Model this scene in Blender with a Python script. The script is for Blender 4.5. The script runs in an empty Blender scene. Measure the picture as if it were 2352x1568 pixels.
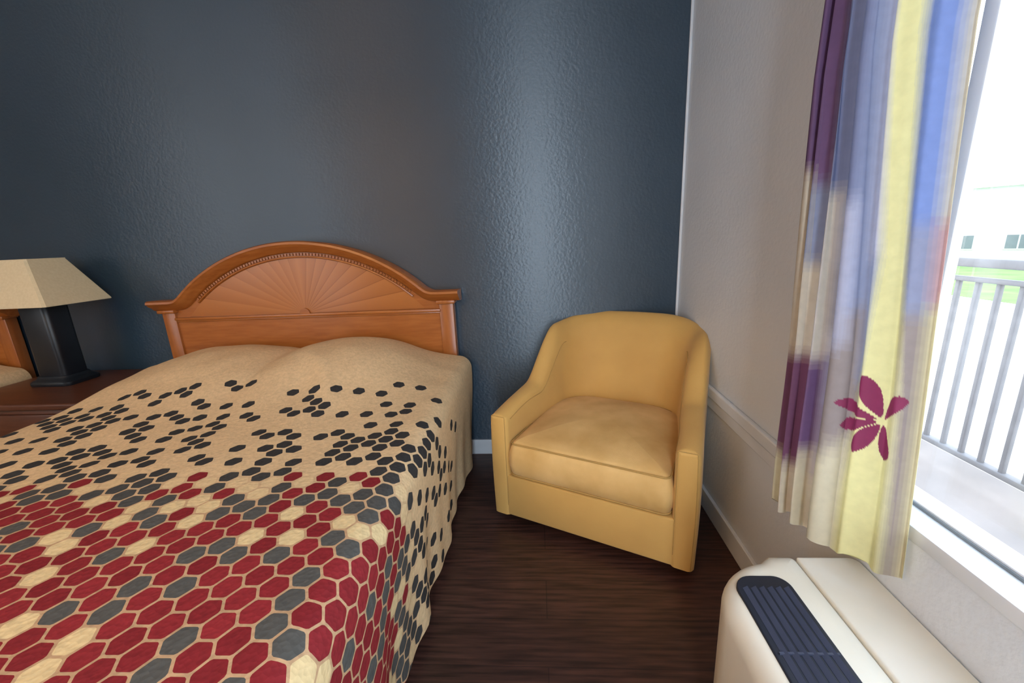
import bpy, bmesh, math, random
from mathutils import Vector, Matrix, noise
random.seed(4)
sc = bpy.context.scene
C = sc.collection
PI = math.pi
try:
    sc.view_settings.view_transform = 'Standard'
except Exception:
    pass

# ------------------------------------------------------------------ materials
def new_mat(name):
    m = bpy.data.materials.new(name); m.use_nodes = True
    nt = m.node_tree; b = nt.nodes['Principled BSDF']
    return m, nt, b
def pmat(name, c1, c2=None, scale=20, rough=.6, bump=0, stretch=(1,1,1), metal=0, spec=.5, bscale=None, detail=4, bdist=.002, sheen=0):
    m, nt, b = new_mat(name)
    c2 = c2 or tuple(x*.85 for x in c1)
    tc = nt.nodes.new('ShaderNodeTexCoord'); mp = nt.nodes.new('ShaderNodeMapping')
    mp.inputs['Scale'].default_value = stretch
    nt.links.new(tc.outputs['Object'], mp.inputs['Vector'])
    n = nt.nodes.new('ShaderNodeTexNoise'); n.inputs['Scale'].default_value = scale; n.inputs['Detail'].default_value = detail
    nt.links.new(mp.outputs[0], n.inputs['Vector'])
    r = nt.nodes.new('ShaderNodeValToRGB')
    r.color_ramp.elements[0].position = .32; r.color_ramp.elements[1].position = .68
    r.color_ramp.elements[0].color = (*c2, 1); r.color_ramp.elements[1].color = (*c1, 1)
    nt.links.new(n.outputs['Fac'], r.inputs['Fac']); nt.links.new(r.outputs[0], b.inputs['Base Color'])
    b.inputs['Roughness'].default_value = rough; b.inputs['Metallic'].default_value = metal
    b.inputs['Specular IOR Level'].default_value = spec
    if sheen: b.inputs['Sheen Weight'].default_value = sheen
    if bump:
        n2 = nt.nodes.new('ShaderNodeTexNoise'); n2.inputs['Scale'].default_value = bscale or scale*4; n2.inputs['Detail'].default_value = 3
        nt.links.new(mp.outputs[0], n2.inputs['Vector'])
        bp = nt.nodes.new('ShaderNodeBump'); bp.inputs['Strength'].default_value = bump; bp.inputs['Distance'].default_value = bdist
        nt.links.new(n2.outputs['Fac'], bp.inputs['Height']); nt.links.new(bp.outputs[0], b.inputs['Normal'])
    return m

M_wall_blue = pmat('slate_blue_paint', (.025,.048,.074), (.021,.042,.065), 3, .39, .30, bscale=75, bdist=.003, spec=.9)
_nt = M_wall_blue.node_tree; _b = _nt.nodes['Principled BSDF']; _b.inputs['Anisotropic'].default_value = .85
_c = _nt.nodes.new('ShaderNodeCombineXYZ'); _c.inputs[0].default_value=0; _c.inputs[2].default_value=1; _nt.links.new(_c.outputs[0], _b.inputs['Tangent'])
M_wall_grey = pmat('pale_grey_paint', (.66,.685,.72), (.62,.645,.68), 3, .5, .4, bscale=70, bdist=.003)
M_wall_plain = pmat('warm_white_paint', (.44,.43,.41), (.41,.40,.38), 3, .6)
M_ceil = pmat('ceiling_paint', (.7,.68,.65), None, 4, .8)
M_trim = pmat('trim_paint', (.72,.74,.77), None, 6, .45)
M_white = pmat('white_frame_paint', (.78,.80,.84), (.7,.73,.78), 8, .4)
M_track = pmat('dark_track', (.20,.23,.25), None, 20, .5)
M_wood = pmat('orange_cherry_wood', (.38,.122,.025), (.30,.088,.017), 7, .27, .06, stretch=(1,6,9), bscale=40)
M_wood_v = pmat('cherry_wood_vertical', (.36,.114,.024), (.29,.085,.017), 7, .27, .06, stretch=(9,6,1), bscale=40)
M_wood_d = pmat('dark_cherry_wood', (.105,.036,.018), (.072,.024,.012), 9, .35, .1, stretch=(1,5,9), bscale=40)
M_brass = pmat('brass', (.5,.33,.12), None, 20, .3, metal=1)
M_fab = pmat('tan_yellow_upholstery', (.64,.38,.105), (.55,.31,.082), 3, .75, .4, bscale=420, bdist=.001, sheen=.1)
M_cush = pmat('pale_cushion_upholstery', (.76,.49,.19), (.57,.33,.095), 6, .72, .4, bscale=420, bdist=.001, sheen=.1)  # paler and more mottled than the chair's body fabric
M_pipe = pmat('tan_piping', (.46,.27,.075), None, 30, .8)
M_black = pmat('black_metal', (.012,.012,.014), None, 20, .4)
M_lamp = pmat('dark_lamp_finish', (.008,.011,.016), (.005,.007,.010), 10, .38)
M_shade = pmat('cream_shade_fabric', (.64,.53,.34), (.59,.48,.30), 90, .8, .3, bscale=500, bdist=.0006)
M_base = pmat('blue_bed_skirt', (.03,.04,.08), None, 30, .9)
M_matt = pmat('mattress_ticking', (.6,.58,.55), None, 30, .9)
M_ac = pmat('cream_plastic', (.78,.74,.63), (.75,.71,.60), 12, .38, .12, bscale=300, bdist=.0004)
M_ac2 = pmat('cream_plastic_chassis', (.75,.70,.60), (.71,.67,.57), 12, .42)
M_grille = pmat('dark_grille', (.014,.018,.03), None, 20, .5)
M_slat = pmat('grille_slats', (.050,.060,.10), None, 20, .4)
M_rail = pmat('railing_paint', (.24,.235,.24), None, 20, .5)
M_walk = pmat('walkway_concrete', (.36,.31,.28), (.25,.22,.20), 2, .8)
M_pave = pmat('parking_concrete', (.75,.75,.75), (.65,.65,.65), .2, .9)
M_grass = pmat('grass', (.24,.42,.11), (.15,.31,.07), .6, .9)
M_hwall = pmat('house_wall', (.62,.63,.65), (.58,.59,.61), 1, .8)
M_hwin = pmat('house_window', (.15,.18,.20), None, 2, .3)

# glass
m, nt, b = new_mat('window_glass'); out = nt.nodes['Material Output']
tr = nt.nodes.new('ShaderNodeBsdfTransparent'); gl = nt.nodes.new('ShaderNodeBsdfGlossy'); gl.inputs['Roughness'].default_value = .02
mx = nt.nodes.new('ShaderNodeMixShader'); mx.inputs[0].default_value = .04
nt.links.new(tr.outputs[0], mx.inputs[1]); nt.links.new(gl.outputs[0], mx.inputs[2]); nt.links.new(mx.outputs[0], out.inputs['Surface'])
nt.nodes.remove(b); M_glass = m

# floor planks
m, nt, b = new_mat('dark_wood_planks'); tc = nt.nodes.new('ShaderNodeTexCoord')
br = nt.nodes.new('ShaderNodeTexBrick'); br.inputs['Scale'].default_value = 1; br.inputs['Brick Width'].default_value = 1.2
br.inputs['Row Height'].default_value = .15; br.inputs['Mortar Size'].default_value = .0015; br.offset = .37
br.inputs['Color1'].default_value = (.058,.025,.018,1); br.inputs['Color2'].default_value = (.042,.018,.013,1); br.inputs['Mortar'].default_value = (.022,.010,.008,1)
nt.links.new(tc.outputs['Object'], br.inputs['Vector'])
mp = nt.nodes.new('ShaderNodeMapping'); mp.inputs['Scale'].default_value = (1.5,22,1); nt.links.new(tc.outputs['Object'], mp.inputs['Vector'])
nz = nt.nodes.new('ShaderNodeTexNoise'); nz.inputs['Scale'].default_value = 4; nz.inputs['Detail'].default_value = 6; nt.links.new(mp.outputs[0], nz.inputs['Vector'])
rp = nt.nodes.new('ShaderNodeValToRGB'); rp.color_ramp.elements[0].position=.35; rp.color_ramp.elements[1].position=.7
rp.color_ramp.elements[0].color=(.5,.47,.47,1); rp.color_ramp.elements[1].color=(1.7,1.6,1.55,1); nt.links.new(nz.outputs['Fac'], rp.inputs[0])
mm = nt.nodes.new('ShaderNodeMix'); mm.data_type='RGBA'; mm.blend_type='MULTIPLY'; mm.inputs[0].default_value=1
nt.links.new(br.outputs['Color'], mm.inputs[6]); nt.links.new(rp.outputs[0], mm.inputs[7]); nt.links.new(mm.outputs[2], b.inputs['Base Color'])
b.inputs['Roughness'].default_value = .42; M_floor = m

# sunburst veneer (UV.x runs across each wedge)
m, nt, b = new_mat('sunburst_veneer'); uv = nt.nodes.new('ShaderNodeUVMap'); sx = nt.nodes.new('ShaderNodeSeparateXYZ')
nt.links.new(uv.outputs[0], sx.inputs[0])
rp = nt.nodes.new('ShaderNodeValToRGB'); e = rp.color_ramp.elements
e[0].position=0; e[0].color=(.24,.072,.014,1); e[1].position=1; e[1].color=(.42,.148,.034,1)
x = e.new(.07); x.color=(.35,.114,.024,1)
nt.links.new(sx.outputs[0], rp.inputs[0]); nt.links.new(rp.outputs[0], b.inputs['Base Color']); b.inputs['Roughness'].default_value=.26
M_sun = m

# hexagon bedspread
def hex_mat():
    m, nt, b = new_mat('hexagon_quilt')
    def N(op, a, bb=None, c=None):
        n = nt.nodes.new('ShaderNodeMath'); n.operation = op
        for i, v in enumerate((a, bb, c)):
            if v is None: continue
            if isinstance(v, (int, float)): n.inputs[i].default_value = v
            else: nt.links.new(v, n.inputs[i])
        return n.outputs[0]
    uv = nt.nodes.new('ShaderNodeUVMap'); sp = nt.nodes.new('ShaderNodeSeparateXYZ'); nt.links.new(uv.outputs[0], sp.inputs[0])
    u = N('ADD', sp.outputs[0], 10.0); v = N('ADD', sp.outputs[1], 10.0)
    s = .0290; h = math.sqrt(3)*s; P = 3*s
    ax = N('SUBTRACT', N('FLOORED_MODULO', u, P), P/2); ay = N('SUBTRACT', N('FLOORED_MODULO', v, h), h/2)
    bx = N('SUBTRACT', N('FLOORED_MODULO', N('SUBTRACT', u, P/2), P), P/2); by = N('SUBTRACT', N('FLOORED_MODULO', N('SUBTRACT', v, h/2), h), h/2)
    la = N('ADD', N('MULTIPLY', ax, ax), N('MULTIPLY', ay, ay)); lb = N('ADD', N('MULTIPLY', bx, bx), N('MULTIPLY', by, by))
    sel = N('LESS_THAN', la, lb)
    def mix(a, b_): return N('ADD', b_, N('MULTIPLY', sel, N('SUBTRACT', a, b_)))
    x = mix(ax, bx); y = mix(ay, by)
    cx = N('ROUND', N('DIVIDE', N('SUBTRACT', u, x), P/2)); cy = N('ROUND', N('DIVIDE', N('SUBTRACT', v, y), h/2))
    hd = N('MAXIMUM', N('ABSOLUTE', y), N('ADD', N('MULTIPLY', N('ABSOLUTE', x), .8660254), N('MULTIPLY', N('ABSOLUTE', y), .5)))
    rd = N('SQRT', N('ADD', N('MULTIPLY', x, x), N('MULTIPLY', y, y)))
    dist = N('MAXIMUM', hd, N('MULTIPLY', rd, .91))
    cv = N('SUBTRACT', N('MULTIPLY', cy, h/2), 10.0)
    def wn(k):
        cb = nt.nodes.new('ShaderNodeCombineXYZ'); nt.links.new(cx, cb.inputs[0]); nt.links.new(cy, cb.inputs[1]); cb.inputs[2].default_value = k
        w = nt.nodes.new('ShaderNodeTexWhiteNoise'); w.noise_dimensions='3D'; nt.links.new(cb.outputs[0], w.inputs['Vector']); return w.outputs['Value']
    r1, r2, r3 = wn(4.5), wn(21.5), wn(13.5)
    def ramp(stops):
        r = nt.nodes.new('ShaderNodeValToRGB'); e = r.color_ramp.elements
        e[0].position = stops[0][0]/2; e[0].color = (stops[0][1],)*3+(1,)
        e[1].position = stops[-1][0]/2; e[1].color = (stops[-1][1],)*3+(1,)
        for p, c in stops[1:-1]:
            q = e.new(p/2); q.color = (c,c,c,1)
        nt.links.new(N('MULTIPLY', cv, .5), r.inputs[0]); return r.outputs[0]
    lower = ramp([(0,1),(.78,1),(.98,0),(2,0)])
    inside = N('LESS_THAN', dist, N('ADD', h/2-.0040, N('MULTIPLY', lower, .0015)))
    f = ramp([(0,.92),(.70,.92),(.80,.85),(.92,.70),(1.02,.54),(1.2,.42),(1.38,.31),(1.50,.21),(1.60,0)])
    g = ramp([(0,.74),(.66,.77),(.78,.66),(.86,.28),(.93,.07),(.97,0),(2,0)])
    # three-colouring of the hexagon lattice keeps the dark ones apart in the pale field
    cls = N('FLOOR', N('FLOORED_MODULO', N('ADD', N('MULTIPLY', N('SUBTRACT', N('MULTIPLY', cx, 3.0), cy), .5), .25), 3.0))
    k_ = N('ADD', .58, N('ADD', N('MULTIPLY', N('COMPARE', cls, 1.0, .3), .8), N('MULTIPLY', N('COMPARE', cls, 2.0, .3), 1.7)))
    kk = N('ADD', k_, N('MULTIPLY', lower, N('SUBTRACT', 1.0, k_)))
    r1 = N('MULTIPLY', r1, kk)
    col = N('MULTIPLY', N('LESS_THAN', r1, f), inside)
    red = N('LESS_THAN', r2, g)
    def rgb(c):
        n = nt.nodes.new('ShaderNodeRGB'); n.outputs[0].default_value = (*c,1); return n.outputs[0]
    def mixc(fac, a, b_, bt='MIX'):
        n = nt.nodes.new('ShaderNodeMix'); n.data_type='RGBA'; n.blend_type=bt
        if isinstance(fac,(int,float)): n.inputs[0].default_value = fac
        else: nt.links.new(fac, n.inputs[0])
        nt.links.new(a, n.inputs[6]); nt.links.new(b_, n.inputs[7]); return n.outputs[2]
    grey = mixc(lower, rgb((.034,.033,.033)), rgb((.085,.084,.078)))
    redc = mixc(r3, rgb((.20,.013,.018)), rgb((.27,.021,.027)))
    hexc = mixc(red, grey, redc)
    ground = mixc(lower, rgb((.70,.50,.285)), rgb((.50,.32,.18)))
    pale = mixc(lower, rgb((.70,.50,.285)), rgb((.70,.54,.29)))
    cream = mixc(inside, ground, pale)
    c = mixc(col, cream, hexc)
    tc = nt.nodes.new('ShaderNodeTexCoord')
    nz = nt.nodes.new('ShaderNodeTexNoise'); nz.inputs['Scale'].default_value = 70; nz.inputs['Detail'].default_value = 5; nt.links.new(tc.outputs['Object'], nz.inputs['Vector'])
    rr = nt.nodes.new('ShaderNodeValToRGB'); rr.color_ramp.elements[0].position=.3; rr.color_ramp.elements[1].position=.7
    rr.color_ramp.elements[0].color=(.86,.86,.86,1); rr.color_ramp.elements[1].color=(1.06,1.06,1.06,1); nt.links.new(nz.outputs['Fac'], rr.inputs[0])
    nt.links.new(mixc(1.0, c, rr.outputs[0], 'MULTIPLY'), b.inputs['Base Color'])
    b.inputs['Roughness'].default_value = .8; b.inputs['Specular IOR Level'].default_value=.25
    vz = nt.nodes.new('ShaderNodeTexVoronoi'); vz.inputs['Scale'].default_value = 110; nt.links.new(uv.outputs[0], vz.inputs['Vector'])
    bp = nt.nodes.new('ShaderNodeBump'); bp.inputs['Strength'].default_value=.35; bp.inputs['Distance'].default_value=.003
    nt.links.new(vz.outputs['Distance'], bp.inputs['Height']); nt.links.new(bp.outputs[0], b.inputs['Normal'])
    return m
M_hex = hex_mat()

# curtain (printed colours per vertex, woven noise) + translucency
m, nt, b = new_mat('printed_curtain_cloth'); out = nt.nodes['Material Output']
at = nt.nodes.new('ShaderNodeAttribute'); at.attribute_name = 'print'
tc = nt.nodes.new('ShaderNodeTexCoord'); nz = nt.nodes.new('ShaderNodeTexNoise'); nz.inputs['Scale'].default_value=60; nt.links.new(tc.outputs['Object'], nz.inputs['Vector'])
rr = nt.nodes.new('ShaderNodeValToRGB'); rr.color_ramp.elements[0].color=(.88,.88,.88,1); rr.color_ramp.elements[1].color=(1.1,1.1,1.1,1); nt.links.new(nz.outputs['Fac'], rr.inputs[0])
mm = nt.nodes.new('ShaderNodeMix'); mm.data_type='RGBA'; mm.blend_type='MULTIPLY'; mm.inputs[0].default_value=1
nt.links.new(at.outputs['Color'], mm.inputs[6]); nt.links.new(rr.outputs[0], mm.inputs[7])
nt.links.new(mm.outputs[2], b.inputs['Base Color']); b.inputs['Roughness'].default_value=.75
tl = nt.nodes.new('ShaderNodeBsdfTranslucent'); nt.links.new(mm.outputs[2], tl.inputs['Color'])
mx = nt.nodes.new('ShaderNodeMixShader'); mx.inputs[0].default_value=.36
nt.links.new(b.outputs[0], mx.inputs[1]); nt.links.new(tl.outputs[0], mx.inputs[2]); nt.links.new(mx.outputs[0], out.inputs['Surface'])
M_curt = m

# ------------------------------------------------------------------ helpers
def box(bm, x0,x1,y0,y1,z0,z1, bev=0, seg=2):
    r = bmesh.ops.create_cube(bm, size=1)
    vs = r['verts']
    for v in vs:
        v.co = Vector(((x0+x1)/2+v.co.x*(x1-x0), (y0+y1)/2+v.co.y*(y1-y0), (z0+z1)/2+v.co.z*(z1-z0)))
    if bev:
        es = list({e for v in vs for e in v.link_edges})
        bmesh.ops.bevel(bm, geom=es, offset=bev, segments=seg, affect='EDGES', profile=.5)
def rrect(x0,x1,y0,y1,rs,ins=0,n=7):
    x0+=ins; x1-=ins; y0+=ins; y1-=ins
    rs=[max(r-ins,.0005) for r in rs]
    cs=[(x1-rs[0],y1-rs[0],0,rs[0]),(x0+rs[1],y1-rs[1],90,rs[1]),(x0+rs[2],y0+rs[2],180,rs[2]),(x1-rs[3],y0+rs[3],270,rs[3])]
    pts=[]
    for cx,cy,a,r in cs:
        for i in range(n+1):
            t=math.radians(a+90*i/n); pts.append((cx+r*math.cos(t),cy+r*math.sin(t)))
    return pts
def loft(bm, loops, cap=True, closed=True):
    L=[[bm.verts.new(p) for p in lp] for lp in loops]
    for a,b_ in zip(L,L[1:]):
        n=len(a)
        for i in range(n if closed else n-1):
            bm.faces.new((a[i],a[(i+1)%n],b_[(i+1)%n],b_[i]))
    if cap:
        bm.faces.new(list(reversed(L[0]))); bm.faces.new(L[-1])
    return L
def rslab(bm,x0,x1,y0,y1,z0,z1,r,e,n=7,k=5):
    rs = r if isinstance(r,(list,tuple)) else (r,)*4
    loops=[]
    for i in range(k+1):
        t=PI/2*i/k; loops.append([(x,y,z0+e-e*math.cos(t)) for x,y in rrect(x0,x1,y0,y1,rs,e*(1-math.sin(t)),n)])
    for i in range(k+1):
        t=PI/2*i/k; loops.append([(x,y,z1-e+e*math.sin(t)) for x,y in rrect(x0,x1,y0,y1,rs,e*(1-math.cos(t)),n)])
    loft(bm,loops)
def tube(bm, pts, r, seg=8, closed=False):
    pts=[Vector(p) for p in pts]; n=len(pts); loops=[]
    up=None
    for i,p in enumerate(pts):
        if closed: t=(pts[(i+1)%n]-pts[i-1]).normalized()
        else: t=(pts[min(i+1,n-1)]-pts[max(i-1,0)]).normalized()
        if up is None: up = Vector((0,0,1)) if abs(t.z)<.9 else Vector((1,0,0))
        a=t.cross(up).normalized(); b_=t.cross(a).normalized(); up=up - t*up.dot(t)
        if up.length<1e-4: up=Vector((1,0,0))
        up.normalize()
        loops.append([p+a*r*math.cos(2*PI*k/seg)+b_*r*math.sin(2*PI*k/seg) for k in range(seg)])
    if closed: loops.append(loops[0])
    loft(bm,loops,cap=not closed)
def lathe(bm, prof, cx=0, cy=0, seg=40):
    loft(bm, [[(cx+r*math.cos(2*PI*k/seg), cy+r*math.sin(2*PI*k/seg), z) for k in range(seg)] for r,z in prof])
def fin(bm, name, mat, parent=None, origin=None, smooth=True, mats=None, ang=38):
    """bm in world coordinates (or local, when origin is (0,0,0)); the object's origin is put at `origin`."""
    bmesh.ops.recalc_face_normals(bm, faces=bm.faces)
    if origin is not None:
        bmesh.ops.translate(bm, verts=bm.verts, vec=-Vector(origin))
    me=bpy.data.meshes.new(name); bm.to_mesh(me); bm.free()
    for m_ in (mats or [mat]): me.materials.append(m_)
    if smooth:
        for p in me.polygons: p.use_smooth=True
        try: me.set_sharp_from_angle(angle=math.radians(ang))
        except Exception: pass
    o=bpy.data.objects.new(name, me); C.objects.link(o)
    if parent: o.parent=parent
    elif origin is not None: o.location=origin
    return o
def tag(o,label,cat,group=None,kind=None):
    o['label']=label; o['category']=cat
    if group: o['group']=group
    if kind: o['kind']=kind
    return o
def thing(name,label,cat,loc,rz=0,group=None):
    o=bpy.data.objects.new(name,None); C.objects.link(o); o.location=loc; o.rotation_euler=(0,0,rz); o.empty_display_size=.1
    return tag(o,label,cat,group)
def struct(bm,name,mat,label,cat,smooth=False,mats=None):
    o=fin(bm,name,mat,smooth=smooth,mats=mats); return tag(o,label,cat,kind='structure')
def dup(o,parent=None):
    c=o.copy(); C.objects.link(c)
    if parent: c.parent=parent
    for ch in [k for k in bpy.data.objects if k.parent==o]: dup(ch,c)
    return c
def ss(a,b_,x):
    t=max(0,min(1,(x-a)/(b_-a))); return t*t*(3-2*t)
def lerp_tab(tab,x):
    if x<=tab[0][0]: return tab[0][1]
    for (a,p),(b_,q) in zip(tab,tab[1:]):
        if x<=b_: return p+(q-p)*(x-a)/(b_-a)
    return tab[-1][1]
NB=bmesh.new

# ------------------------------------------------------------------ room
XR=.695; YB=2.09; XL=-5.4; YF=-3.6; ZC=2.44
bm=NB(); box(bm,XL-.1,XR,YF-.1,YB+.1,-.1,0); struct(bm,'floor',M_floor,'dark brown wood plank floor between the bed and the armchair','floor')
bm=NB(); box(bm,XL-.1,XR+.12,YF-.1,YB+.1,ZC,ZC+.1); struct(bm,'ceiling',M_ceil,'plain pale ceiling above the room','ceiling')
bm=NB(); box(bm,XL-.1,XR+.12,YB,YB+.1,-.1,ZC); struct(bm,'wall_back',M_wall_blue,'dark slate blue painted wall behind the headboard','wall')
bm=NB(); box(bm,XL-.1,XL,YF,YB,-.1,ZC); struct(bm,'wall_left',M_wall_plain,'pale wall at the far left of the room','wall')
bm=NB(); box(bm,XL-.1,XR+.12,YF-.1,YF,-.1,ZC); struct(bm,'wall_front',M_wall_plain,'pale wall facing the bed','wall')
WY0,WY1,WZ0,WZ1=-.95,.97,.60,2.15
bm=NB()
box(bm,XR,XR+.12,WY1,YB,-.1,ZC); box(bm,XR,XR+.12,YF,WY0,-.1,ZC)
box(bm,XR,XR+.12,WY0,WY1,-.1,WZ0-.03); box(bm,XR,XR+.12,WY0,WY1,WZ1,ZC)
struct(bm,'wall_right',M_wall_grey,'pale grey textured wall holding the window','wall')
bm=NB(); box(bm,XL,XR,YB-.014,YB,0,.085,.003); struct(bm,'baseboard_back',M_trim,'pale grey baseboard along the dark blue wall','baseboard')
bm=NB(); box(bm,XR-.014,XR,.85,YB-.014,0,.085,.003); struct(bm,'baseboard_right',M_trim,'pale grey baseboard along the window wall','baseboard')
bm=NB(); box(bm,XR-.018,XR,.79,YB,.50,.545,.006); box(bm,XR-.010,XR,.79,YB,.455,.50,.003)
struct(bm,'trim_1',M_trim,'pale grey chair rail running along the window wall behind the armchair','chair rail')
bm=NB(); box(bm,XR-.012,XR,YB-.010,YB,.085,ZC,.003); struct(bm,'trim_2',M_trim,'thin white strip in the corner where blue and pale walls meet','corner trim')
# window
w=thing('window_1','white framed window beside the printed curtain overlooking the walkway','window',(XR+.06,WY1,WZ0)); w['kind']='structure'
O=w.location.copy()
bm=NB(); fx0,fx1=XR+.055,XR+.10
box(bm,fx0,fx1,WY1-.04,WY1,WZ0,WZ1,.004); box(bm,fx0,fx1,WY0,WY0+.04,WZ0,WZ1,.004); box(bm,fx0,fx1,WY0,WY1,WZ1-.04,WZ1,.004)
box(bm,fx0,fx1,WY0,WY1,WZ0,WZ0+.010,.002)
fin(bm,'window_frame',M_white,w,O)
bm=NB(); box(bm,XR+.030,XR+.050,.788,.815,WZ0,WZ1,.003); fin(bm,'mullion',M_white,w,O)
bm=NB(); box(bm,XR-.004,fx0,WY0,WY1,WZ0-.03,WZ0,.004); fin(bm,'window_sill',M_white,w,O)
bm=NB(); box(bm,fx0-.003,fx0+.003,WY0+.04,WY1-.04,WZ0,WZ0+.006); fin(bm,'track',M_track,w,O)
for a,b_ in ((WY0+.04,.788),(.815,WY1-.04)):
    bm=NB(); box(bm,fx0+.02,fx0+.024,a,b_,WZ0+.010,WZ1-.04); fin(bm,'glass_pane',M_glass,w,O)

# ------------------------------------------------------------------ outside
bm=NB(); box(bm,XR+.12,2.1,-4,9,-.15,-.02); struct(bm,'walkway_floor',M_walk,'pale concrete walkway outside the window','walkway')
RX=1.95
r=thing('balcony_railing','grey metal railing with vertical bars along the outside walkway','railing',(RX,2.4,-.02)); O=Vector((RX,2.4,-.02))
bm=NB(); box(bm,RX-.035,RX+.035,-1,6.5,.945,.985,.008); fin(bm,'top_rail',M_rail,r,O)
bm=NB(); box(bm,RX-.02,RX+.02,-1,6.5,.88,.90,.004); fin(bm,'middle_rail',M_rail,r,O)
bm=NB(); box(bm,RX-.02,RX+.02,-1,6.5,.075,.10,.004); fin(bm,'bottom_rail',M_rail,r,O)
bal=None; y=-.95; i=0
while y<6.5:
    if i%18==0:
        bm=NB(); box(bm,RX-.025,RX+.025,y-.025,y+.025,-.02,.95,.004); fin(bm,'post',M_rail,r,O)
    elif bal is None:
        bm=NB(); box(bm,RX-.009,RX+.009,y-.009,y+.009,.09,.89,.002)
        bal=fin(bm,'baluster',M_rail,r,O); by=y
    else:
        c=bal.copy(); C.objects.link(c); c.location=(0,y-by,0)
    y+=.088; i+=1
bm=NB(); box(bm,3,23,-20,90,-3.2,-3); struct(bm,'pavement',M_pave,'bright sunlit paved lot below the walkway','pavement')
bm=NB(); box(bm,23,90,-20,90,-3.2,-2.98); struct(bm,'lawn',M_grass,'strip of bright green lawn beyond the paved lot','lawn')
hl=thing('house','pale building with small dark windows seen beyond the railing','building',(44,42,-3),math.radians(-45)) 
bm=NB(); box(bm,-16,16,-4,4,0,6.6); fin(bm,'wall',M_hwall,hl,(0,0,0),smooth=False)
bm=NB(); v=[bm.verts.new(p) for p in [(-16.6,-4.6,6.6),(16.6,-4.6,6.6),(16.6,4.6,6.6),(-16.6,4.6,6.6),(-16.6,0,9),(16.6,0,9)]]
for f in ((0,1,5,4),(2,3,4,5),(0,4,3),(1,2,5),(0,3,2,1)): bm.faces.new([v[k] for k in f])
fin(bm,'roof',M_hwall,hl,(0,0,0),smooth=False)
for k in range(9):
    zz=1.25
    bm=NB(); x=-14.2+k*3.4; box(bm,x,x+1.7,-4.08,-4.0,zz,zz+1.4,.03,1); wo=fin(bm,'window',M_hwall,hl,(0,0,0),smooth=False)
    for q0,q1 in ((.12,.8),(.9,1.58)):
        bm=NB(); box(bm,x+q0,x+q1,-4.1,-4.02,zz+.12,zz+1.28); fin(bm,'pane',M_hwin,wo,(0,0,0),smooth=False)

# ------------------------------------------------------------------ bed
BX0,BX1=-1.885,-.345; BC=(BX0+BX1)/2; BYH=2.0; BYF=-.02; HC=-1.185
O=Vector((BC,1.0,0))
bed=thing('bed','queen bed with arched sunburst headboard beside the yellow armchair','bed',O)
bm=NB(); rslab(bm,BX0+.05,BX1-.05,BYF+.06,BYH-.02,.0,.30,.05,.01); fin(bm,'bed_base',M_base,bed,O)
bm=NB(); rslab(bm,BX0+.03,BX1-.03,BYF+.04,BYH-.01,.30,.555,.08,.05); fin(bm,'mattress',M_matt,bed,O)
# headboard
R=.905; ZT=1.170; hs=.64; zfl=.905
def crest():
    pts=[]
    n=160
    for i in range(n+1):
        dx=-.80+1.60*i/n
        if abs(dx)<hs: z=ZT-R+math.sqrt(R*R-dx*dx)
        else: z=zfl
        z=max(z,zfl); pts.append([dx,z])
    for _ in range(10):
        q=[p[1] for p in pts]
        for i in range(1,n):
            if abs(abs(pts[i][0])-hs)<.09: pts[i][1]=(q[i-1]+2*q[i]+q[i+1])/4
    return pts
CR=crest()
def czf(dx):
    t=(dx+.8)/1.6*160; i=max(0,min(159,int(t))); f=t-i
    return CR[i][1]*(1-f)+CR[i+1][1]*f
bm=NB(); loops=[]
for i in range(61):
    dx=-.755+1.51*i/60; zt=czf(dx)-.01
    loops.append([(HC+dx,2.03,.22),(HC+dx,2.03,zt),(HC+dx,2.07,zt),(HC+dx,2.07,.22)])
loft(bm,loops); hb=fin(bm,'headboard',M_wood,bed,O,smooth=False)
def sweep_xz(bm, path, prof):
    loops=[]
    for i,(dx,z) in enumerate(path):
        a=path[max(i-1,0)]; c=path[min(i+1,len(path)-1)]
        t=Vector((c[0]-a[0],c[1]-a[1])).normalized(); nx,nz=-t.y,t.x
        loops.append([(HC+dx+nx*n_,y_,z+nz*n_) for n_,y_ in prof])
    loft(bm,loops)
bm=NB()
sweep_xz(bm,CR,[(.020,2.075),(.024,1.985),(.018,1.974),(.008,1.972),(.002,1.980),(-.006,1.986),(-.014,2.002),(-.026,2.012),(-.032,2.022),(-.034,2.075)])
fin(bm,'arch_molding',M_wood,hb,O)
bm=NB(); d=-.58
while d<=.58:
    z=czf(d); sl=(czf(d+.01)-czf(d-.01))/.02; ang=math.atan(sl)
    r_=bmesh.ops.create_cube(bm,size=1)
    mat_=Matrix.Translation((HC+d+math.sin(ang)*.041,2.028,z-math.cos(ang)*.041))@Matrix.Rotation(-ang,4,'Y')@Matrix.Diagonal((.010,.014,.011,1))
    bmesh.ops.transform(bm,matrix=mat_,verts=r_['verts'])
    d+=.017*math.cos(ang)
fin(bm,'dentil_trim',M_wood_v,hb,O,smooth=False)
bm=NB(); inner=[(dx,z) for dx,z in CR if abs(dx)<.60]
sweep_xz(bm,inner,[(-.049,2.035),(-.049,2.020),(-.055,2.018),(-.058,2.024),(-.058,2.035)])
fin(bm,'inner_molding',M_wood,hb,O)
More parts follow.
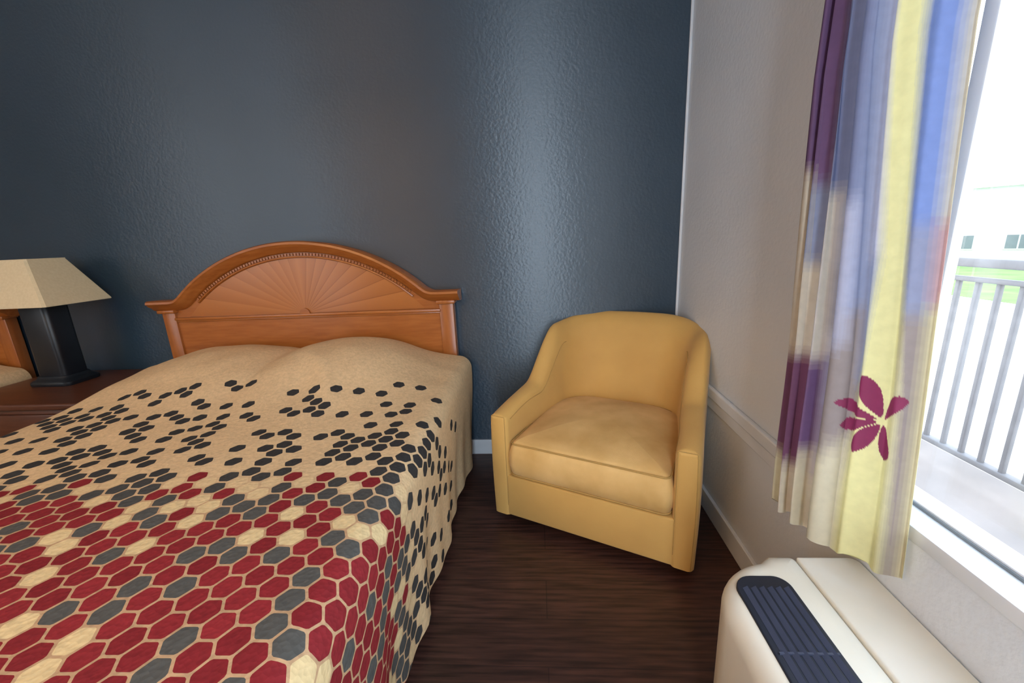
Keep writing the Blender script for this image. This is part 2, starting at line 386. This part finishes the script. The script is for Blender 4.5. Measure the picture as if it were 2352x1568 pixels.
# sunburst
bm=NB(); uvl=bm.loops.layers.uv.new('UVMap'); zc0=.835; Rc=R-.060; cz=ZT-R
def fr(th):
    dx,dz=math.cos(th),math.sin(th); oz=zc0-cz; bq=dz*oz; return -bq+math.sqrt(bq*bq-(oz*oz-Rc*Rc))
NW=18
for k in range(NW):
    a0=PI*k/NW; a1=PI*(k+1)/NW; sub=4
    for j in range(sub):
        t0=a0+(a1-a0)*j/sub; t1=a0+(a1-a0)*(j+1)/sub
        u0,u1=j/sub,(j+1)/sub
        if k>=NW//2: u0,u1=1-u0,1-u1
        def P(th,rr,uu): 
            return (HC+rr*math.cos(th),2.0285,zc0+rr*math.sin(th))
        r0=.02
        vs=[bm.verts.new(P(t0,r0,u0)),bm.verts.new(P(t0,fr(t0),u0)),bm.verts.new(P(t1,fr(t1),u1)),bm.verts.new(P(t1,r0,u1))]
        f=bm.faces.new(vs)
        for lp,uu in zip(f.loops,(u0,u0,u1,u1)): lp[uvl].uv=(uu,.5)
fin(bm,'sunburst_inlay',M_sun,hb,O,smooth=False)
bm=NB(); lp=[(HC+.026*math.cos(PI*k/12),2.018,zc0+.026*math.sin(PI*k/12)) for k in range(13)]
loft(bm,[lp,[(x,2.034,z) for x,y,z in lp]]); fin(bm,'sunburst_hub',M_wood,hb,O,smooth=False)
bm=NB(); box(bm,HC-.70,HC+.70,2.012,2.035,.820,.835,.004); box(bm,HC-.70,HC+.70,2.022,2.035,.810,.820,.003); fin(bm,'ledge_molding',M_wood,hb,O)
for s in (-1,1):
    bm=NB(); a,b_=sorted((HC+s*.695,HC+s*.765)); box(bm,a,b_,2.018,2.072,0,.875,.003)
    po=fin(bm,'post',M_wood_v,hb,O)
    bm=NB(); box(bm,a-.012,b_+.012,2.000,2.074,.86,.878,.005); fin(bm,'capital',M_wood_v,po,O)

# bedspread
def spread():
    bm=NB(); uvl=bm.loops.layers.uv.new('UVMap')
    X0,X1,Y0,Y1=BX0,BX1,BYF,BYH-.005; rad=.062; drop=.51; ZT_=.585
    def top(x,y):
        z=ZT_
        xr=x-BC
        g1=math.exp(-(abs((xr+.385)/.38))**3.0)*.116; g2=math.exp(-(abs((xr-.215)/.35))**2.8)*.144
        yy=(y-1.84)
        fy=math.exp(-(abs(yy/ (.36 if yy<0 else .30)))**2.4)
        br=max(g1,g2)*.78+.22*min(g1+g2,.16)
        z+=br*fy
        z+=.008*noise.noise(Vector((x*3.1,y*2.2,3)))+.003*noise.noise(Vector((x*9,y*7,1)))
        w_=ss(1.2,1.6,y)
        z+=w_*.006*noise.noise(Vector((x*6+y*3,y*7-x*2,8)))
        z+=.010*math.exp(-((xr-.20-(1.62-y)*.6)/.035)**2)*ss(1.30,1.48,y)*(1-ss(1.62,1.74,y))
        z-=.010*math.exp(-((xr-.10-(1.62-y)*.5)/.05)**2)*ss(1.30,1.48,y)*(1-ss(1.62,1.74,y))
        return z
    du=.0125
    nu=int((X1-X0+2*drop)/du); nv=int((Y1-Y0+drop)/.0135)
    grid=[]
    def fold(o_):
        L=rad*PI/2
        if o_<=0: return 0,0
        if o_<L:
            t=o_/rad; return rad*math.sin(t),rad*(1-math.cos(t))
        return rad,rad+(o_-L)
    for i in range(nu+1):
        row=[]
        u=X0-drop+(X1-X0+2*drop)*i/nu
        for j in range(nv+1):
            v=Y0-drop+(Y1-Y0+drop)*j/nv
            fx0,fx1,fy0=X0+rad,X1-rad,Y0+rad
            x=min(max(u,fx0),fx1); y=max(v,fy0)
            ox=u-x; oy=v-y; o_=math.hypot(ox,oy)
            hz,dn=fold(o_)
            if o_>1e-6: dx,dy=ox/o_,oy/o_
            else: dx=dy=0
            zt=top(x,y)
            zz=zt-dn
            low=ss(.08,.5,dn)
            s_=(v if abs(dx)>abs(dy) else u)
            wv=low*(.010*math.sin(s_*15+1.2*math.sin(s_*6))+.005*math.sin(s_*37+2)) - low*.022
            hz2=hz+wv
            if dn>.05: zz-= (zt-ZT_)*ss(.05,.45,dn)*.9
            px=x+dx*hz2; py=y+dy*hz2
            zz=max(zz,.045)
            py=min(py,BYH)
            row.append((bm.verts.new((px,py,zz)),(u,v)))
        grid.append(row)
    for i in range(nu):
        for j in range(nv):
            q=[grid[i][j],grid[i+1][j],grid[i+1][j+1],grid[i][j+1]]
            f=bm.faces.new([a[0] for a in q])
            for lp_,a in zip(f.loops,q): lp_[uvl].uv=a[1]
    return bm
bsp=fin(spread(),'bedspread',M_hex,None,(BC,1.0,.3))
tag(bsp,'cream bedspread with red and grey hexagons covering the near bed','bedspread')
SH=-2.42
b2=dup(bed); b2.location.x+=SH; b2['label']='second bed at the left edge with only its reddish headboard end showing'
s2=bsp.copy(); C.objects.link(s2); s2.location.x+=SH; s2['label']='bedspread on the second bed beyond the nightstand, pale corner showing'

# ------------------------------------------------------------------ nightstand
NX0,NX1,NY0,NY1,NZ=-2.70,-1.955,1.56,2.07,.55
O=Vector(((NX0+NX1)/2,(NY0+NY1)/2,0))
ns=thing('nightstand','dark reddish wooden nightstand under the table lamp','nightstand',O)
bm=NB(); rslab(bm,NX0,NX1,NY0,NY1,NZ-.03,NZ,.02,.008); fin(bm,'tabletop',M_wood_d,ns,O)
bm=NB(); box(bm,NX0+.02,NX1-.02,NY0+.02,NY1-.01,.06,NZ-.03,.004); fin(bm,'cabinet_body',M_wood_d,ns,O)
bm=NB(); box(bm,NX0+.04,NX1-.04,NY0+.05,NY1-.03,0,.06); fin(bm,'plinth',M_wood_d,ns,O)
for z0,z1 in ((.30,.50),(.08,.28)):
    bm=NB(); box(bm,NX0+.04,NX1-.04,NY0+.003,NY0+.022,z0,z1,.005); dr=fin(bm,'drawer',M_wood_d,ns,O)
    bm=NB(); lathe(bm,[(.006,0),(.006,.012),(.015,.018),(.013,.028),(.004,.031)],seg=16)
    bmesh.ops.transform(bm,matrix=Matrix.Translation((O.x,NY0+.004,(z0+z1)/2))@Matrix.Rotation(PI/2,4,'X'),verts=bm.verts); fin(bm,'knob',M_brass,dr,O)

# ------------------------------------------------------------------ lamp
LX,LY=-2.42,1.88
lp_=thing('table_lamp','near-black table lamp with cream tapered rectangular shade','lamp',(LX,LY,NZ))
Z0=(0,0,0)
def sq(hx,hy,z,r): return [(x,y,z) for x,y in rrect(-hx,hx,-hy,hy,(r,)*4,0,5)]
bm=NB(); loft(bm,[sq(.108,.084,0,.03),sq(.110,.086,.006,.03),sq(.110,.086,.018,.03),sq(.102,.080,.026,.03),sq(.090,.070,.032,.028),sq(.082,.064,.045,.026)]); fin(bm,'lamp_base',M_lamp,lp_,Z0)
bm=NB(); loft(bm,[sq(.072,.058,.040,.022),sq(.074,.060,.05,.022),sq(.073,.059,.20,.022),sq(.073,.059,.385,.022),sq(.068,.054,.40,.022),sq(.02,.02,.41,.01)]); fin(bm,'lamp_body',M_lamp,lp_,Z0)
bm=NB(); lathe(bm,[(.012,.40),(.012,.50),(.02,.51),(.02,.54),(.01,.55)],seg=20); fin(bm,'lamp_neck',M_brass,lp_,Z0)
bm=NB()
def fru(hx,hy,z,c): return [(hx-c,-hy,z),(hx,-hy+c,z),(hx,hy-c,z),(hx-c,hy,z),(-hx+c,hy,z),(-hx,hy-c,z),(-hx,-hy+c,z),(-hx+c,-hy,z)]
loft(bm,[fru(.206,.158,.400,.01),fru(.206,.158,.405,.01),fru(.096,.088,.61,.008),fru(.096,.088,.615,.008),fru(.093,.085,.615,.008),fru(.093,.085,.61,.008),fru(.202,.154,.405,.01),fru(.202,.154,.400,.01),fru(.206,.158,.400,.01)],cap=False)
fin(bm,'lamp_shade',M_shade,lp_,Z0,smooth=False)

# ------------------------------------------------------------------ armchair
ch=thing('armchair','tan yellow upholstered swivel tub armchair in the corner','armchair',(.150,1.372,0),math.radians(-25.5))
hwF,hwB,D=.388,.365,.70
def outer_path():
    pts=[]; r_=.25
    n=30
    for i in range(n+1):
        y=(D-r_)*i/n; x=-(hwF+(hwB-hwF)*ss(0,1,i/n)); pts.append((x,y))
    for i in range(1,19):
        t=PI-PI/2*i/18; pts.append((-(hwB-r_)+r_*math.cos(t),D-r_+r_*math.sin(t)))
    for i in range(1,7): pts.append((-(hwB-r_)*(1-i/6),D+.008*math.sin(PI/2*i/6)))
    return pts+[(-x,y) for x,y in reversed(pts[:-1])]
OP=outer_path()
def hz_(x,y):
    arm=.490+.062*min(1,y/.36)
    bk=.742+.041*(1-min(1,abs(x)/hwB)**4.0)
    w_=ss(.26,.50,y); return arm*(1-w_)+bk*w_
def section(i,ins=0):
    x,y=OP[i]; a=OP[max(i-1,0)]; c=OP[min(i+1,len(OP)-1)]
    t=Vector((c[0]-a[0],c[1]-a[1])).normalized(); nx,ny=t.y,-t.x
    if i==0: nx,ny=1,0
    if i==len(OP)-1: nx,ny=-1,0
    w_=ss(.10,.65,y); th=.078+.062*w_
    h=hz_(x,y); rt=th*.5; q=.72
    zs=h-rt*q
    kb=ss(.15,.50,y)
    prof=[(0,.045+(zs-.045)*k/9) for k in range(10)]
    for k in range(1,12):
        a_=PI*k/12; o1=rt-rt*math.cos(a_); z1=zs+rt*q*math.sin(a_)
        t_=k/12; o2=th*.62*t_**.9; z2=h-rt*q*(1-min(1,t_/.25))**2 - .060*max(0,(t_-.2)/.8)**2.0
        prof.append((o1*(1-kb)+o2*kb, z1*(1-kb)+z2*kb))
    oi,zi=th*(1-kb)+th*.66*kb, zs*(1-kb)+(h-.085)*kb
    for k in range(10):
        f=k/9; oo=oi+(th-oi)*min(1,f*1.6); prof.append((oo,zi-(zi-.045)*f))
    res=[]
    for o_,z in prof:
        o2=min(max(o_,ins),th-ins); z2=min(z,h-ins)
        bul=.005*math.sin(PI*max(0,min(1,(z2-.05)/(h-.05))))
        if o_==0: o2-=bul
        wl=ss(.20,.60,y)
        lean=wl*(.15*max(0,z2-.36)-.10*max(0,.30-z2))
        res.append((x+nx*o2,y+ny*o2+lean,z2))
    return res
bm=NB(); loops=[]
caps=[(.018,-.020),(.012,-.0175),(.006,-.013),(.002,-.006)]
n=len(OP)
for ins,dy in caps: loops.append([(a,b_+dy,c) for a,b_,c in section(0,ins)])
for i in range(n): loops.append(section(i))
for ins,dy in reversed(caps): loops.append([(a,b_+dy,c) for a,b_,c in section(n-1,ins)])
loft(bm,loops,cap=True)
fin(bm,'frame_shell',M_fab,ch,Z0,ang=60)
bm=NB(); box(bm,-hwF+.066,hwF-.066,-.017,.10,.045,.228,.008,3); fin(bm,'front_panel',M_fab,ch,Z0)
bm=NB()
def cush_out(s,ins):
    return rrect(-hwF+.079,hwF-.079,-.024,.565,(.20,.20,.035,.035),ins,9)
loops=[]; z0=.228
def zcrown(x,y): return .050*max(0,1-(x/.32)**2)**.7*max(0,1-((y-.27)/.32)**2)**.7
prof=[(.030,0),(.012,.006),(.003,.018),(-.004,.045),(-.006,.072),(-.004,.10),(.003,.125),(.011,.138),(.028,.146),(.06,.150),(.10,.151),(.15,.152),(.20,.152),(.25,.152),(.29,.152)]
for ins,dz in prof:
    if ins<.10: q=cush_out(0,ins)
    else:
        base=cush_out(0,.06); cx_,cy_=0,.27; k_=1-(ins-.06)/.235
        q=[(cx_+(a-cx_)*k_,cy_+(b_-cy_)*k_) for a,b_ in base]
    loops.append([(a,b_,z0+dz+(zcrown(a,b_) if dz>.13 else 0)+(.003*noise.noise(Vector((a*14,b_*14,dz*8))))) for a,b_ in q])
loft(bm,loops); cu=fin(bm,'seat_cushion',M_cush,ch,Z0,ang=70)
bm=NB(); tube(bm,[(a,b_,z0+.139+zcrown(a,b_)) for a,b_ in cush_out(0,.009)],.0032,8,True); fin(bm,'piping',M_pipe,cu,Z0)
bm=NB(); tube(bm,[(a,b_,z0+.012) for a,b_ in cush_out(0,.004)],.0032,8,True); fin(bm,'piping',M_pipe,cu,Z0)
for rng in (range(1,34),range(n-34,n-1)):
    bm=NB(); tube(bm,[Vector(section(i)[21]) for i in rng],.0020,6); fin(bm,'seam_piping',M_pipe,ch,Z0)
for idx in (0,n-1):
    bm=NB(); tube(bm,[(a,b_-.016,c) for a,b_,c in section(idx,.010)][:30],.0016,6); fin(bm,'front_seam_piping',M_pipe,ch,Z0)
bm=NB(); lathe(bm,[(.24,0),(.25,.008),(.25,.02),(.10,.03),(.08,.05)],0,.35); fin(bm,'swivel_base',M_black,ch,Z0)
bm=NB(); rslab(bm,-hwF+.07,hwF-.07,.09,.60,.05,.225,.15,.005); fin(bm,'seat_deck',M_black,ch,Z0)

# ------------------------------------------------------------------ air conditioner
AX0,AX1,AY0,AY1,AZ=.355,.692,-.27,.828,.437
O=Vector(((AX0+AX1)/2,(AY0+AY1)/2,.0))
ac=thing('air_conditioner','cream wall air conditioner with dark slatted vent under the window','air conditioner',O)
bm=NB(); rslab(bm,AX0,.5615,AY0,AY1,.02,AZ,(.012,.15,.15,.012),.045,12,8)
for v in bm.verts:      # flat, square edge where the cover meets the chassis
    if v.co.x>.50 and v.co.z>.36: v.co.z=v.co.z if v.co.z>AZ-.001 else AZ-(AZ-v.co.z)*.25
fc=fin(bm,'front_cover',M_ac,ac,O)
bm=NB(); rslab(bm,.5635,AX1,AY0+.01,AY1-.006,.02,AZ-.001,(.02,.004,.004,.02),.005); fin(bm,'chassis',M_ac2,ac,O)
bm=NB(); rslab(bm,.392,.506,.36,.764,AZ-.02,AZ+.003,(.030,.042,.010,.010),.003,8,3)
vt=fin(bm,'vent_frame',M_grille,fc,O)
bm=NB()
for k in range(6):
    x=.409+k*.0162
    r_=bmesh.ops.create_cube(bm,size=1)
    bmesh.ops.transform(bm,matrix=Matrix.Translation((x,(.37+.730)/2,AZ+.005))@Matrix.Rotation(math.radians(-30),4,'Y')@Matrix.Diagonal((.0105,.36,.0025,1)),verts=r_['verts'])
for yy in (.44,.59): box(bm,.400,.500,yy-.002,yy+.002,AZ+.002,AZ+.006)
fin(bm,'vent_slats',M_slat,vt,O,smooth=False)
bm=NB(); rslab(bm,.41,.51,-.20,.06,AZ-.01,AZ+.003,.012,.002); fin(bm,'control_door',M_ac2,fc,O)
bm=NB()
for k in range(12): box(bm,AX0-.003,AX0+.01,AY0+.18,AY1-.18,.06+k*.02,.066+k*.02,.001,1)
fin(bm,'intake_grille',M_ac2,fc,O)

# ------------------------------------------------------------------ curtain
def curtain():
    bm=NB(); nu,nv=340,600; zt,zb=2.22,.50
    cl=bm.verts.layers.float_color.new('print')
    cream=(.64,.57,.46); purple=(.17,.09,.20); slate=(.26,.29,.42); blue=(.17,.24,.50); yellow=(.70,.65,.32); maroon=(.22,.025,.08); pink=(.66,.38,.33); mauve=(.40,.35,.42); brown=(.28,.23,.22); lav=(.42,.42,.53); dp=(.19,.07,.14); dsl=(.17,.19,.31)
    T0=[(.55,.66),(.85,.70),(1.1,.75),(1.5,.71),(2.3,.71)]
    T1=[(.55,.90),(.85,.89),(1.1,.85),(1.5,.82),(2.3,.82)]
    PET=[(112,.086,.020),(165,.076,.015),(205,.074,.015),(243,.078,.016),(282,.072,.015),(60,.064,.014)]
    def petal(u,z):
        a=z-.795; b_=(u-.815)*.34
        for an,L,wd in PET:
            t=math.radians(an); al=b_*math.cos(t)+a*math.sin(t); ac_=-b_*math.sin(t)+a*math.cos(t)
            c0=L*.56; 
            wloc=wd*(.75+.35*(al-c0)/(L*.46))
            if ((al-c0)/(L*.46))**2+(ac_/max(wloc,.003))**2<1: return True
        return False
    def col0(u,z):
        w_=z
        if u<.17: return purple if w_>1.27 else cream if w_>.87 else dp if w_>.635 else (.68,.64,.46)
        if u<.26: return purple if w_>1.24 else slate if w_>1.08 else cream if w_>.88 else dp if w_>.62 else cream
        if u<.34: return slate if w_>1.30 else lav if w_>.88 else (.25,.12,.22) if w_>.64 else cream
        if u<.42: return dsl if w_>1.22 else cream if w_>.88 else purple if w_>.68 else (.62,.55,.40)
        if u<.52: return slate if w_>1.08 else dsl if w_>.95 else lav if w_>.78 else mauve if w_>.62 else cream
        if u<.60: return dsl if w_>1.2 else lav if w_>.92 else brown if w_>.70 else (.58,.52,.38)
        if u<.67: return slate if w_>1.0 else brown if w_>.74 else (.58,.52,.38)
        a0,a1=lerp_tab(T0,z),lerp_tab(T1,z)
        if a0<u<=a1: return yellow
        if u<=a0: return lav if w_>1.1 else slate if w_>.86 else brown
        if u<.95: return blue if w_>1.15 else (.24,.26,.38) if w_>1.0 else brown
        return (.74,.66,.45) if w_>1.16 else pink if w_>1.02 else (.76,.69,.40)
    def col(u,z):
        if petal(u,z): return maroon
        s=[0,0,0]; K=((0,0),(.016,.010),(-.016,-.010),(.008,.020),(-.008,-.020),(.024,-.004),(-.024,.004))
        for a,b_ in K:
            c=col0(min(1,max(0,u+a)),z+b_)
            for k in range(3): s[k]+=c[k]/len(K)
        return s
    G=[]
    for i in range(nu+1):
        u=i/nu; row=[]
        for j in range(nv+1):
            z=zt+(zb-zt)*j/nv; k=ss(2.22,.9,z)
            y=1.02-.265*u-.072*max(0,1.45-z)
            calm=1-.80*ss(.60,.74,u)
            amp=(.012+.008*k)*calm
            ph=2*PI*(6.6*u+.35*math.sin(u*6.0))
            x=.600+amp*math.sin(ph+.5+.2*math.sin(z*2.6))+.004*calm*math.sin(2*PI*13*u+z*2)+.005*math.sin(z*4+u*6)*(1-.7*ss(.8,1,u))
            x+=.070*ss(.64,1.0,u)-.020*(1-ss(.5,.95,z))*(1-u)
            x+=.010*ss(.68,.9,u)*math.sin((u-.68)/.32*PI*2.4)*(1-ss(.94,1,u))
            y+=.007*calm*math.sin(ph*1.7+1+z)
            zz=z+(.006*math.sin(u*26) if j==nv else 0)
            v=bm.verts.new((min(x,.687),y,zz)); v[cl]=(*col(u,z),1); row.append(v)
        G.append(row)
    for i in range(nu):
        for j in range(nv): bm.faces.new((G[i][j],G[i+1][j],G[i+1][j+1],G[i][j+1]))
    return bm
O=Vector((.6,.85,2.22))
cth=thing('curtain','printed curtain in blue, purple and yellow with maroon flower beside the window','curtain',O)
fin(curtain(),'curtain_panel',M_curt,cth,O,ang=180)
rod=thing('curtain_rod','metal curtain rod above the window','curtain rod',(.62,-.1,2.24))
bm=NB(); tube(bm,[(.62,-1.1,2.24),(.62,1.12,2.24)],.01,10); fin(bm,'rod',M_black,rod,Vector((.62,-.1,2.24)))
for y in (-1.05,1.08):
    bm=NB(); box(bm,.62,XR,y-.01,y+.01,2.225,2.255,.002); fin(bm,'bracket',M_black,rod,Vector((.62,-.1,2.24)))

# ------------------------------------------------------------------ lights
def area(name,loc,target,sx,sy,power,col):
    l=bpy.data.lights.new(name,'AREA'); l.shape='RECTANGLE'; l.size=sx; l.size_y=sy; l.energy=power; l.color=col
    o=bpy.data.objects.new(name,l); C.objects.link(o); o.location=loc
    o.rotation_euler=(Vector(target)-Vector(loc)).to_track_quat('-Z','Z').to_euler(); return o
area('ceiling_light',(-1.9,-1.5,1.9),(-1.9,-1.5,2.4),1.2,1.2,118,(1,.61,.29))
area('band_fill_light',(.02,-1.3,1.25),(.02,2,1.25),.28,2.3,42,(.70,.85,1))  # added strip behind the camera, reflected as the bright band on the blue wall
area('left_band_fill_light',(-2.95,-1.5,1.3),(-2.4,2,1.3),.32,2.2,13,(.72,.86,1))  # second added strip, for the fainter band further left; no fixture there
area('side_fill_light',(-3.9,-1.2,1.5),(.6,1.0,1.3),1.4,1.5,20,(.92,.96,1))  # added cool fill that brightens the window wall
po=area('window_portal',(XR+.14,(WY0+WY1)/2,(WZ0+WZ1)/2),(-2,(WY0+WY1)/2,(WZ0+WZ1)/2),WY1-WY0,WZ1-WZ0,1,(1,1,1))
try: po.data.cycles.is_portal=True
except Exception as ex: print(ex)
wd=bpy.data.worlds.new('World'); sc.world=wd; wd.use_nodes=True; nt=wd.node_tree
bg=nt.nodes['Background']; tc=nt.nodes.new('ShaderNodeTexCoord'); sp=nt.nodes.new('ShaderNodeSeparateXYZ'); rp=nt.nodes.new('ShaderNodeValToRGB')
nt.links.new(tc.outputs['Generated'],sp.inputs[0]); nt.links.new(sp.outputs[2],rp.inputs[0])
rp.color_ramp.elements[0].color=(.94,.97,1,1); rp.color_ramp.elements[1].color=(.60,.77,1,1); rp.color_ramp.elements[0].position=.1
nt.links.new(rp.outputs[0],bg.inputs[0]); bg.inputs[1].default_value=4.6

# ------------------------------------------------------------------ camera
cd=bpy.data.cameras.new('camera'); cd.sensor_fit='HORIZONTAL'; cd.sensor_width=36; cd.lens=952/2352*36; cd.clip_start=.02; cd.clip_end=500
cam=bpy.data.objects.new('camera',cd); C.objects.link(cam)
Xr=Vector((.9975,.0293,.065)).normalized(); Yr=Vector((.0559,.2441,-.9681)); Yr=(Yr-Xr*Yr.dot(Xr)).normalized(); Zr=Xr.cross(Yr)
cam.matrix_world=Matrix.Translation((0,0,1.16))@Matrix((Xr,Yr,Zr)).to_4x4()
sc.camera=cam
